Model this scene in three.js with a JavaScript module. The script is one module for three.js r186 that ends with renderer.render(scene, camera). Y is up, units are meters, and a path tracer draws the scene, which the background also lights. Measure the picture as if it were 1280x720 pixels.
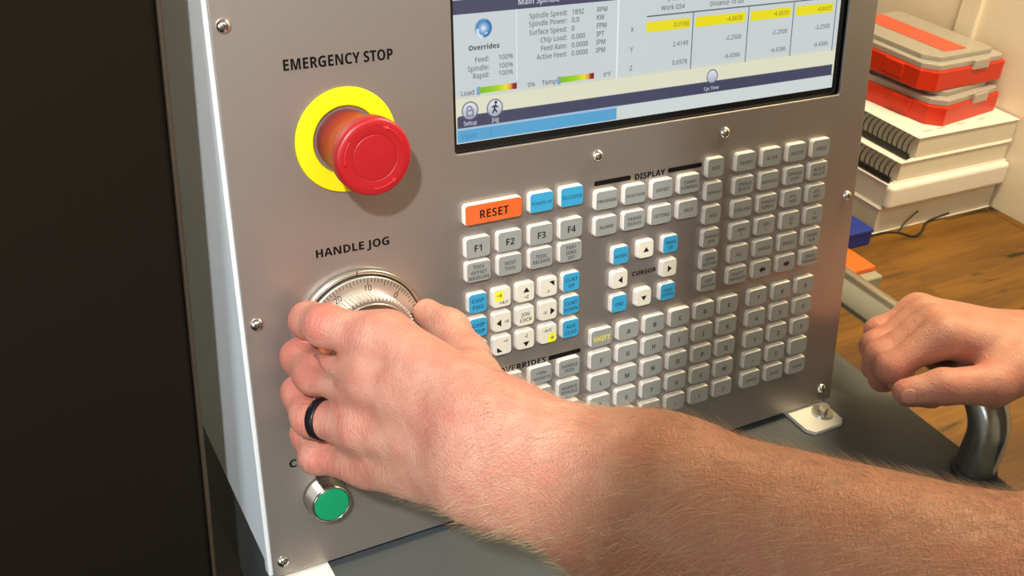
import * as THREE from 'three';
import { RoundedBoxGeometry } from 'three/addons/geometries/RoundedBoxGeometry.js';
import { TextGeometry } from 'three/addons/geometries/TextGeometry.js';
import { FontLoader } from 'three/addons/loaders/FontLoader.js';
import { mergeGeometries } from 'three/addons/utils/BufferGeometryUtils.js';
import { RectAreaLightUniformsLib } from 'three/addons/lights/RectAreaLightUniformsLib.js';

// ---------------------------------------------------------------- camera, lights, exposure
const scene = new THREE.Scene();
const camera = new THREE.PerspectiveCamera(30.07, 1280 / 720, 0.02, 30);
camera.position.set(-0.1996, 0.5307, 0.4750);
camera.quaternion.setFromRotationMatrix(new THREE.Matrix4().makeBasis(
  new THREE.Vector3(0.87401, 0.07597, 0.47994), new THREE.Vector3(0.19667, 0.84788, -0.49236), new THREE.Vector3(-0.44433, 0.52472, 0.72611)));
camera.focus = 0.60; camera.userData.fStop = 32;
camera.updateMatrixWorld();
const renderer = new THREE.WebGLRenderer({ antialias: true });
renderer.toneMapping = THREE.LinearToneMapping;
renderer.toneMappingExposure = 1.0;
renderer.shadowMap.enabled = true;
renderer.shadowMap.type = THREE.PCFSoftShadowMap;
RectAreaLightUniformsLib.init();
scene.background = new THREE.Color(0x050505);
const LIGHT = {
  lamp: { at: [-0.45, 0.95, 0.70], to: [-0.2792, 0.3562, -0.0863], angle: 25.0, intensity: 5.3, color: [1.0, 0.95, 0.95] },
  ceiling: { intensity: 3.1, color: [1.0, 0.90, 0.76] },
  window: { intensity: 3.5, color: [0.80, 0.92, 1.0] },
  bench: { intensity: 62.0, color: [1.0, 0.78, 0.48] },
};
const lin = (a) => new THREE.Color().setRGB(a[0], a[1], a[2]);
function areaLight(l, w, h, at, to) {
  const r = new THREE.RectAreaLight(lin(l.color), l.intensity, w, h);
  r.position.set(...at); r.lookAt(...to); scene.add(r); return r;
}
const CEIL_Y = 1.55, FLOOR_Y = -1.0;
areaLight(LIGHT.ceiling, 1.2, 0.6, [0.1, CEIL_Y - 0.045, 1.15], [0.1, 0, 1.1501]);
areaLight(LIGHT.window, 1.6, 1.0, [-1.79, 0.62, 0.62], [0, 0.55, 0.55]);
areaLight(LIGHT.bench, 0.5, 0.16, [0.78, 1.05, -0.06], [0.80, -0.1, -0.26]);
{
  const l = LIGHT.lamp, s = new THREE.SpotLight(lin(l.color), l.intensity, 0, l.angle * Math.PI / 180, 0.012, 2);
  s.position.set(...l.at); s.target.position.set(...l.to); s.castShadow = true; s.shadow.radius = 1.1; s.shadow.mapSize.set(2048, 2048);
  scene.add(s, s.target);
}

// ---------------------------------------------------------------- helpers
let seedState = 12345;
function rnd() { seedState = (seedState * 1664525 + 1013904223) >>> 0; return seedState / 4294967296; }
function hash(x, y, z) { let h = (x * 374761393 + y * 668265263 + z * 2147483647) | 0; h = Math.imul(h ^ (h >>> 13), 1274126177); h ^= h >>> 16; return (h >>> 0) / 4294967296; }
function noise(x, y, z = 0) {
  const xi = Math.floor(x), yi = Math.floor(y), zi = Math.floor(z); let u = x - xi, v = y - yi, w = z - zi;
  u = u * u * (3 - 2 * u); v = v * v * (3 - 2 * v); w = w * w * (3 - 2 * w);
  const L = (a, b, t) => a + (b - a) * t;
  return L(L(L(hash(xi, yi, zi), hash(xi + 1, yi, zi), u), L(hash(xi, yi + 1, zi), hash(xi + 1, yi + 1, zi), u), v),
    L(L(hash(xi, yi, zi + 1), hash(xi + 1, yi, zi + 1), u), L(hash(xi, yi + 1, zi + 1), hash(xi + 1, yi + 1, zi + 1), u), v), w);
}
function fbm(x, y, z, o = 4) { let a = 0, s = 0.5, t = 0; for (let i = 0; i < o; i++) { a += s * noise(x, y, z); t += s; x *= 2.03; y *= 2.03; z *= 2.03; s *= 0.5; } return a / t; }
function dataTex(w, h, fn, srgb, rx = 1, ry = 1) {
  const d = new Uint8Array(w * h * 4);
  for (let j = 0; j < h; j++) for (let i = 0; i < w; i++) { const c = fn(i, j), k = (j * w + i) * 4; d[k] = Math.max(0, Math.min(255, c[0])); d[k + 1] = Math.max(0, Math.min(255, c[1])); d[k + 2] = Math.max(0, Math.min(255, c[2])); d[k + 3] = 255; }
  const t = new THREE.DataTexture(d, w, h, THREE.RGBAFormat); t.wrapS = t.wrapT = THREE.RepeatWrapping; t.magFilter = THREE.LinearFilter; t.minFilter = THREE.LinearMipmapLinearFilter; t.generateMipmaps = true;
  if (srgb) t.colorSpace = THREE.SRGBColorSpace; t.repeat.set(rx, ry); t.needsUpdate = true; return t;
}
const std = (color, o = {}) => new THREE.MeshStandardMaterial({ color: Array.isArray(color) ? lin(color) : new THREE.Color(color), roughness: 0.6, metalness: 0, ...o });
const phys = (color, o = {}) => new THREE.MeshPhysicalMaterial({ color: Array.isArray(color) ? lin(color) : new THREE.Color(color), roughness: 0.6, metalness: 0, ...o });
const used = {};
function numbered(n) { if (!(n in used)) { used[n] = 0; return n; } used[n]++; return n + '_' + String(used[n]).padStart(3, '0'); }
function shadow(m) { m.castShadow = true; m.receiveShadow = true; return m; }
function thing(name, label, category, pos = [0, 0, 0], group) {
  const o = new THREE.Group(); o.name = numbered(name); o.position.set(...pos); o.userData = { label, category }; if (group) o.userData.group = group; scene.add(o); return o;
}
function part(name, geo, m, parent, label) {
  const o = shadow(new THREE.Mesh(geo, m)); o.name = numbered(name); if (label) o.userData.label = label; parent.add(o); return o;
}
function struct(name, geo, m) { const o = shadow(new THREE.Mesh(geo, m)); o.name = name; o.userData.kind = 'structure'; scene.add(o); return o; }
const box = (w, h, d, x = 0, y = 0, z = 0) => new THREE.BoxGeometry(w, h, d).translate(x, y, z);
const rbox = (w, h, d, r, x = 0, y = 0, z = 0, s = 3) => new RoundedBoxGeometry(w, h, d, s, r).translate(x, y, z);
function rrShape(w, h, r, x = 0, y = 0) {
  const s = new THREE.Shape(), a = x - w / 2, b = y - h / 2, c = x + w / 2, d = y + h / 2;
  s.moveTo(a + r, b); s.lineTo(c - r, b); s.absarc(c - r, b + r, r, -Math.PI / 2, 0); s.lineTo(c, d - r); s.absarc(c - r, d - r, r, 0, Math.PI / 2);
  s.lineTo(a + r, d); s.absarc(a + r, d - r, r, Math.PI / 2, Math.PI); s.lineTo(a, b + r); s.absarc(a + r, b + r, r, Math.PI, 1.5 * Math.PI); return s;
}
function lathe(pts, seg = 64) { return new THREE.LatheGeometry(pts.map((p) => new THREE.Vector2(p[0], p[1])), seg).rotateX(Math.PI / 2); } // axis +z
function cube(geo, sx, sy = sx) { // planar uv in metres by dominant normal
  const g = geo.index ? geo.toNonIndexed() : geo; const p = g.attributes.position, n = g.attributes.normal, uv = new Float32Array(p.count * 2);
  for (let i = 0; i < p.count; i++) {
    const ax = Math.abs(n.getX(i)), ay = Math.abs(n.getY(i)), az = Math.abs(n.getZ(i)); let u, v;
    if (ay >= ax && ay >= az) { u = p.getX(i); v = p.getZ(i); } else if (az >= ax) { u = p.getX(i); v = p.getY(i); } else { u = p.getZ(i); v = p.getY(i); }
    uv[2 * i] = u / sx; uv[2 * i + 1] = v / sy;
  }
  g.setAttribute('uv', new THREE.BufferAttribute(uv, 2)); return g;
}
const loader = new FontLoader();
const fontBold = await loader.loadAsync('fonts/droid/droid_sans_bold.typeface.json');
const fontReg = await loader.loadAsync('fonts/droid/droid_sans_regular.typeface.json');
function text(str, font, x0, x1, y, height, depth = 0.0002, z = 0) { // baseline y, fitted between x0 and x1
  const g = new TextGeometry(str, { font, size: height / 0.72, depth, curveSegments: 5, bevelEnabled: false }); g.computeBoundingBox(); const b = g.boundingBox;
  g.translate(-b.min.x, -b.min.y, 0); g.scale((x1 - x0) / (b.max.x - b.min.x), height / (b.max.y - b.min.y), 1); g.translate(x0, y, z); return g;
}

// ---------------------------------------------------------------- materials
const brush = dataTex(512, 512, (i, j) => { const a = 128 + 70 * (noise(i * 0.012, j * 0.9, 3) - 0.5) + 50 * (noise(i * 0.05, j * 1.7, 9) - 0.5); return [a, a, a]; }, false);
const M = {
  steel: phys([0.40, 0.37, 0.34], { metalness: 0.78, roughness: 0.42, roughnessMap: null, bumpMap: brush, bumpScale: 0.00002 }),
  housing: std([0.66, 0.74, 0.78], { roughness: 0.42 }),
  chrome: std([0.78, 0.76, 0.72], { metalness: 1, roughness: 0.16 }),
  satin: std([0.62, 0.60, 0.55], { metalness: 1, roughness: 0.3 }),
  alu: std([0.72, 0.70, 0.63], { metalness: 0.9, roughness: 0.34 }),
  tube: std([0.50, 0.48, 0.43], { metalness: 1, roughness: 0.22 }),
  black: std([0.012, 0.012, 0.012], { roughness: 0.5 }),
  blackGloss: std([0.008, 0.008, 0.008], { roughness: 0.15 }),
  ink: phys([0.006, 0.005, 0.005], { roughness: 0.9, specularIntensity: 0.2 }),
  yellow: std([0.74, 0.66, 0.0], { roughness: 0.55 }),
  red: phys([0.36, 0.008, 0.013], { roughness: 0.38 }),
  redDark: std([0.45, 0.01, 0.012], { roughness: 0.4 }),
  green: phys([0.005, 0.30, 0.12], { roughness: 0.4 }),
  keyWhite: phys([0.77, 0.76, 0.70], { roughness: 0.5 }),
  tray: std([0.055, 0.066, 0.070], { roughness: 0.5 }),
  tab: std([0.74, 0.72, 0.64], { roughness: 0.5 }),
  door: phys([0.0085, 0.0060, 0.0032], { roughness: 0.85, specularIntensity: 0.22 }),
  doorEdge: std([0.045, 0.032, 0.018], { roughness: 0.6 }),
  wall: std([0.84, 0.78, 0.63], { roughness: 0.85 }),
  white: std([0.75, 0.74, 0.70], { roughness: 0.9 }),
  floor: std([0.22, 0.20, 0.18], { roughness: 0.7 }),
  dark: std([0.03, 0.03, 0.032], { roughness: 0.6 }),
};
{
  const wallBump = dataTex(256, 256, (i, j) => { const a = 128 + 90 * (fbm(i * 0.09, j * 0.09, 1) - 0.5); return [a, a, a]; }, false);
  M.wall.bumpMap = wallBump; M.wall.bumpScale = 0.0008;
}
const wood = dataTex(1024, 1024, (i, j) => { // 0.8 m square, grain along u
  const x = i / 1024, y = j / 1024;
  const warp = 0.04 * fbm(x * 3, y * 3, 5);
  const ring = fbm(x * 2.2, (y + warp) * 26, 2, 4), fine = fbm(x * 14, y * 220, 7, 3), blot = fbm(x * 5, y * 7, 11, 4);
  let t = 0.5 + 0.75 * (ring - 0.5) + 0.4 * (fine - 0.5) + 0.7 * (blot - 0.5); t = Math.max(0, Math.min(1, t));
  let r = 96 + 104 * t, g = 60 + 84 * t, b = 16 + 30 * t;
  const st = fbm(x * 9 + 2 * warp, y * 60, 21, 4), m = Math.max(0, st - 0.66) * 5; const k = 1 - Math.min(0.72, m);
  return [r * k, g * k, b * k];
}, true);
M.wood = std([0.54, 0.53, 0.46], { map: wood, roughness: 0.48 });
{
  const wb = dataTex(512, 512, (i, j) => { const a = 128 + 120 * (fbm(i * 0.02, j * 0.4, 7, 3) - 0.5); return [a, a, a]; }, false);
  M.wood.bumpMap = wb; M.wood.bumpScale = 0.0006;
}

// ---------------------------------------------------------------- room shell
const WX = 1.06; // right-hand wall
struct('floor', box(4.4, 0.1, 5.0, -0.6, FLOOR_Y - 0.05, 0.8), M.floor);
struct('ceiling', box(4.4, 0.1, 5.0, -0.6, CEIL_Y + 0.05, 0.8), M.white);
struct('wall_right', cube(box(0.1, 2.55, 4.8, WX + 0.05, 0.275, 0.8), 0.4), M.wall);
struct('wall_back', cube(box(3.7, 2.55, 0.1, -0.79, 0.275, -1.45), 0.4), M.wall);
struct('wall_front', cube(box(3.7, 2.55, 0.1, -0.79, 0.275, 3.05), 0.4), M.wall);
struct('wall_left', cube(box(0.1, 2.55, 4.4, -2.59, 0.275, 0.8), 0.4), M.wall);
struct('trim_1', new RoundedBoxGeometry(0.008, 1.60, 0.034, 3, 0.003).translate(WX - 0.003, 0.72, -0.462), M.wall);

// ---------------------------------------------------------------- workbench
const BY = -0.1;
{
  const o = thing('workbench', 'worn brown wooden workbench running along the cream wall under the books', 'workbench', [0, FLOOR_Y, 0]);
  part('bench_top', cube(rbox(1.075, 0.045, 1.52, 0.003, 0.5075, BY - 0.0225 - FLOOR_Y, -0.61), 0.8), M.wood, o);
  part('edge_strip', cube(rbox(0.0125, 0.045, 1.52, 0.0015, 1.0525, BY - 0.0225 - FLOOR_Y, -0.61), 0.8), M.wood, o, 'narrow wooden strip against the wall');
  for (const [x, z] of [[0.02, 0.05], [0.95, 0.05], [0.02, -1.2], [0.95, -1.2]]) part('leg', rbox(0.07, BY - 0.045 - FLOOR_Y, 0.07, 0.004, x, (BY - 0.045 - FLOOR_Y) / 2, z), M.wood, o);
}

// ---------------------------------------------------------------- dark machine door on the left
{
  const o = thing('machine_door', 'tall dark brown machine door panel along the left edge', 'machine door', [-0.0908, FLOOR_Y, -0.11]);
  part('door_panel', rbox(1.0, 2.42, 0.03, 0.004, -0.502, 1.25, 0.045), M.door, o);
  part('edge_trim', rbox(0.0026, 2.42, 0.031, 0.0012, -0.0006, 1.25, 0.045), M.doorEdge, o, 'thin worn brown edge of the door');
  part('door_sill', rbox(0.55, 0.72, 0.50, 0.004, -0.2445, 0.36, 0.36), M.door, o, 'dark lower body of the machine');
  part('foot_rail', rbox(1.0, 0.04, 0.05, 0.004, -0.502, 0.02, 0.045), M.door, o);
}

// ---------------------------------------------------------------- tray that carries the control panel
{
  const o = thing('metal_tray', 'dark grey painted metal tray under the control panel', 'tray', [0, BY, 0]);
  part('tray_body', rbox(0.531, 0.1, 0.60, 0.004, 0.2065, 0.05, -0.06, 4), M.tray, o);
}

// ---------------------------------------------------------------- control panel
const PH = 0.279; // panel origin above the lower edge
const panel = thing('control_panel', 'tilted stainless steel machine control panel with screen, keypad, dial and buttons', 'control panel', [0, 0.006, 0]);
panel.rotation.x = -10 * Math.PI / 180;
const mm = 0.001;
const L = (g) => g.translate(0, PH, 0);                // geometry written in panel metres about the panel origin
const lift = (x, y, h) => [(x - (x + 199.6) * h / 559) * mm, (y + (155.2 - y) * h / 559) * mm];
{
  // housing: side profile in (y, z), level underneath
  const s = new THREE.Shape(), c = Math.cos(10 * Math.PI / 180), n = Math.sin(10 * Math.PI / 180), d = 0.21;
  s.moveTo(-0.0095, -0.2764); s.lineTo(-0.0095, 0.300); s.lineTo(-0.13, 0.300); s.lineTo(-d * c, -0.2775 + d * n + 0.0); s.closePath();
  const g = new THREE.ExtrudeGeometry(s, { depth: 0.4715, bevelEnabled: true, bevelThickness: 0.0016, bevelSize: 0.0016, bevelSegments: 3 });
  // shape x -> z, shape y -> y, extrude z -> x
  g.applyMatrix4(new THREE.Matrix4().set(0, 0, 1, -0.0645, 0, 1, 0, 0, 1, 0, 0, 0, 0, 0, 0, 1));
  const ix = g.index; if (!ix) { const p = g.attributes.position, nn = p.count / 3; for (let t = 0; t < nn; t++) { for (const k of ['position', 'normal', 'uv']) { const a = g.attributes[k], sz = a.itemSize; for (let q = 0; q < sz; q++) { const A = (t * 3 + 1) * sz + q, B = (t * 3 + 2) * sz + q, v = a.array[A]; a.array[A] = a.array[B]; a.array[B] = v; } } } g.computeVertexNormals(); }
  const fl = [rbox(0.0030, 0.578, 0.0088, 0.0012, -0.0667, 0.0115, -0.0056), rbox(0.0022, 0.578, 0.0085, 0.0008, 0.4090, 0.0115, -0.0060), box(0.47, 0.0022, 0.0085, 0.1717, -0.2765, -0.0060), box(0.47, 0.0022, 0.0085, 0.1717, 0.2995, -0.0060)];
  part('flange', L(mergeGeometries(fl.map((q) => q.index ? q.toNonIndexed() : q))), std([0.66, 0.71, 0.72], { roughness: 0.45 }), panel, 'pale painted rim behind the steel plate');
  part('housing', L(g), M.housing, panel, 'pale blue-grey painted side housing');
  const f = new THREE.Shape(); f.moveTo(-0.0655, -0.279); f.lineTo(0.409, -0.279); f.lineTo(0.409, 0.301); f.lineTo(-0.0655, 0.301); f.closePath();
  f.holes.push(rrShape(0.3114, 0.2365, 0.003, 0.2263, 0.0967));
  const pg = new THREE.ExtrudeGeometry(f, { depth: 0.0016, bevelEnabled: true, bevelThickness: 0.0006, bevelSize: 0.0006, bevelOffset: -0.0006, bevelSegments: 2 }).translate(0, 0, -0.0022);
  part('faceplate', cube(L(pg), 0.12), M.steel, panel, 'brushed stainless steel front plate');
}
// ---- screen
{
  const W = 1024, H = 768, cv = document.createElement('canvas'); cv.width = W; cv.height = H; const g = cv.getContext('2d');
  const k = W / 302.8, X = (x) => x * k, Y = (y) => H - y * k;
  const rect = (x0, y0, x1, y1, c) => { g.fillStyle = c; g.fillRect(X(x0), Y(y1), (x1 - x0) * k, (y1 - y0) * k); };
  const T = (s, x, y, size, c = '#454b52', al = 'left', w = 'normal') => { g.fillStyle = c; g.font = `${w} ${size * 0.88 * k}px sans-serif`; g.textAlign = al; g.textBaseline = 'middle'; g.fillText(s, X(x), Y(y)); };
  rect(0, 0, 303, 228, '#cfd8da');
  rect(0, 83, 303, 228, '#dfe4ea');
  rect(0, 76, 113.5, 84, '#454763'); T('Main Spindle', 57, 80, 5.6, '#e8e8f0', 'center');
  rect(1.5, 120, 148, 218, '#f4f6f2'); rect(150, 120, 301, 218, '#f4f6f2'); rect(0, 218, 303, 227, '#454763'); rect(115, 76, 303, 84, '#cfd8da');
  for (let i = 0; i < 9; i++) { T('N' + (10 + i * 10) + ' G01 X' + (1.25 + i * 0.5).toFixed(4) + ' Y' + (2.5 - i * 0.25).toFixed(4), 6, 208 - i * 8, 4.6); T('G' + (54 + i) + '  0.0000   0.0000', 160, 208 - i * 8, 4.6); }
  rect(0, 26, 303, 29, '#d6dcd2'); rect(0, 10, 303, 27, '#e6e6cc');
  rect(41.2, 34, 41.9, 76, '#e9eff0'); rect(113.5, 27, 114.8, 84, '#f0f4f4');
  // swirl
  const sx = X(19.4), sy = Y(67); let gr = g.createRadialGradient(sx, sy, 1, sx, sy, 5.8 * k); gr.addColorStop(0, '#e8f2fa'); gr.addColorStop(0.35, '#8fb8dd'); gr.addColorStop(0.75, '#3f7fbd'); gr.addColorStop(1, '#a9cbe6');
  g.fillStyle = gr; g.beginPath(); g.arc(sx, sy, 5.7 * k, 0, 7); g.fill();
  g.strokeStyle = '#d9e9f6'; g.lineWidth = 1.7 * k; g.beginPath(); g.arc(sx - 0.6 * k, sy + 1.6 * k, 3.2 * k, 0.3, 3.6); g.stroke(); g.strokeStyle = '#2f6fb0'; g.lineWidth = 1.4 * k; g.beginPath(); g.arc(sx + 0.3 * k, sy, 4.6 * k, -1.2, 1.7); g.stroke();
  T('Overrides', 19.6, 56.4, 5.0, '#30343a', 'center', 'bold');
  [['Feed:', 49], ['Spindle:', 44.2], ['Rapid:', 39.6]].forEach(([s, y]) => { T(s, 23, y, 4.6, '#50565c', 'right'); T('100%', 29, y, 4.6, '#50565c'); });
  [['Spindle Speed:', 71.3, '1892', 'RPM'], ['Spindle Power:', 66.5, '0.0', 'KW'], ['Surface Speed:', 61.6, '0', 'FPM'], ['Chip Load:', 56.6, '0.000', 'IPT'], ['Feed Rate:', 51.6, '0.0000', 'IPM'], ['Active Feed:', 46.4, '0.0000', 'IPM']].forEach(([a, y, b, c]) => { T(a, 77, y, 4.6, '#50565c', 'right'); T(b, 80, y, 4.6); T(c, 98, y, 4.6); });
  const bar = (x0, x1) => { rect(x0 - 2.4, 28.2, x0, 33, '#7fa6c6'); const b = g.createLinearGradient(X(x0), 0, X(x1), 0); b.addColorStop(0, '#7fc21c'); b.addColorStop(0.45, '#a6d816'); b.addColorStop(0.7, '#f2e83a'); b.addColorStop(0.84, '#e8a23c'); b.addColorStop(0.9, '#a02a1c'); b.addColorStop(1, '#6e1210'); g.fillStyle = b; g.fillRect(X(x0), Y(32.6), (x1 - x0) * k, 3.6 * k); };
  T('Load', 3.5, 30, 4.8); bar(16.5, 41.4); T('0%', 49, 30.2, 4.4); T('Temp', 59, 30.2, 4.8); bar(72.5, 97); T('0°F', 104, 30.6, 4.4);
  // right table
  T('(Active)', 152, 74, 4.6); T('Work G54', 147, 68.2, 4.8); T('Distance To Go', 186, 67.8, 4.8);
  rect(136, 63.6, 300, 64.3, '#4a5054');
  for (const x of [173, 219.4, 259.3, 298.8]) rect(x - 0.3, 26.8, x + 0.3, 63.6, '#4a5054');
  [['X', 56.8], ['Y', 44.4], ['Z', 32.4]].forEach(([s, y]) => T(s, 124, y, 4.6));
  [[136, 170.5], [175.4, 216.6], [221.4, 257], [261.6, 295.8]].forEach(([a, b]) => rect(a, 54, b, 60.4, '#f2e418'));
  const cols = [170, 214.5, 255, 294.5];
  [['0.0160', '-4.6638', '-4.6635', '-4.6635'], ['2.4149', '-2.2508', '-2.2508', '-2.2508'], ['0.6978', '-6.4386', '-6.4386', '-6.4386']].forEach((r, i) => r.forEach((s, j) => T(s, cols[j], [57.2, 44.6, 32.5][i], 4.7, i ? '#50565c' : '#8f7c10', 'right')));
  // bottom bars
  g.fillStyle = '#454763'; g.beginPath(); g.moveTo(X(0.8), Y(9)); g.lineTo(X(0.8), Y(15)); g.quadraticCurveTo(X(0.8), Y(16.8), X(3), Y(16.8)); g.lineTo(X(301), Y(16.8)); g.lineTo(X(301), Y(10)); g.lineTo(X(302), Y(9)); g.fill();
  rect(0, 0, 303, 9.2, '#d6dedd'); rect(0, 8.3, 116, 9.4, '#a9c8e0');
  rect(0.6, 0.6, 115, 8.1, '#58a8d6'); T('Input:', 3, 4.2, 4.6, '#3c86b8'); rect(23, 1.6, 23.3, 7, '#3c86b8');
  const icon = (x, y, r) => { let q = g.createLinearGradient(0, Y(y + r), 0, Y(y - r)); q.addColorStop(0, '#eef0f4'); q.addColorStop(1, '#aeb2c4'); g.fillStyle = q; g.beginPath(); g.arc(X(x), Y(y), r * k, 0, 7); g.fill(); g.strokeStyle = '#6c7088'; g.lineWidth = 0.7 * k; g.stroke(); };
  icon(9.4, 19.4, 5.2); icon(26.2, 19, 5.2); icon(191.8, 20, 4.4);
  g.strokeStyle = '#7a7e92'; g.lineWidth = 0.9 * k; g.strokeRect(X(7.4), Y(19.6), 4 * k, 3.4 * k); g.beginPath(); g.arc(X(9), Y(20.4), 1.6 * k, Math.PI, 0.2); g.stroke();
  g.strokeStyle = '#20242c'; g.beginPath(); g.moveTo(X(26.6), Y(21.2)); g.lineTo(X(26), Y(18.6)); g.lineTo(X(24.6), Y(16)); g.moveTo(X(26), Y(18.6)); g.lineTo(X(27.6), Y(16.2)); g.moveTo(X(24.3), Y(19.6)); g.lineTo(X(26.5), Y(20.4)); g.lineTo(X(28.3), Y(19.4)); g.stroke();
  g.fillStyle = '#20242c'; g.beginPath(); g.arc(X(26.9), Y(22.4), 0.9 * k, 0, 7); g.fill();
  T('Setup', 9.4, 11.8, 4, '#e6e8f0', 'center'); T('Jog', 26.4, 11.8, 4, '#e6e8f0', 'center'); T('Cyc Time', 191.8, 12, 3.6, '#e6e8f0', 'center');
  const t = new THREE.CanvasTexture(cv); t.colorSpace = THREE.SRGBColorSpace; t.anisotropy = 8;
  const m = phys([0.012, 0.012, 0.014], { roughness: 0.16, emissive: new THREE.Color(1, 1, 1), emissiveMap: t, emissiveIntensity: 0.90 });
  part('screen_bezel', L(box(0.318, 0.243, 0.003, 0.2263, 0.0967, -0.0056)), M.blackGloss, panel, 'glossy black screen surround');
  const sc = new THREE.PlaneGeometry(0.3028, 0.2271).translate(0.0738 + 0.1514, -0.0163 + 0.11355, -0.0040);
  part('screen', L(sc), m, panel, 'lit colour display with readouts and yellow rows');
}
// ---- lettering and printed bars
for (const [s, f, x0, x1, y, h] of [['EMERGENCY STOP', fontBold, -29.3, 33.8, 39.4, 6.1], ['HANDLE JOG', fontBold, -20.2, 25.3, -70.9, 6.4], ['CURSOR', fontBold, 203, 223.4, -127.2, 3.2], ['DISPLAY', fontBold, 202.4, 227, -57.8, 4.2],
  ['OVERRIDES', fontBold, 98, 134, -175.6, 4.2], ['CYCLE START', fontBold, -48.3, 3.5, -202.2, 5.4]])
  part('lettering', L(text(s, f, x0 * mm, x1 * mm, y * mm, h * mm)), M.ink, panel);
for (const [x0, x1, y] of [[170.2, 199, -55.4], [229.4, 258.2, -55.4], [136.2, 161.8, -173.4], [70, 95.5, -173.4]]) {
  const s = rrShape((x1 - x0) * mm, 3.2 * mm, 1.2 * mm, (x0 + x1) / 2 * mm, y * mm);
  part('printed_bar', L(new THREE.ExtrudeGeometry(s, { depth: 0.0002, bevelEnabled: false })), M.ink, panel);
}
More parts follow.
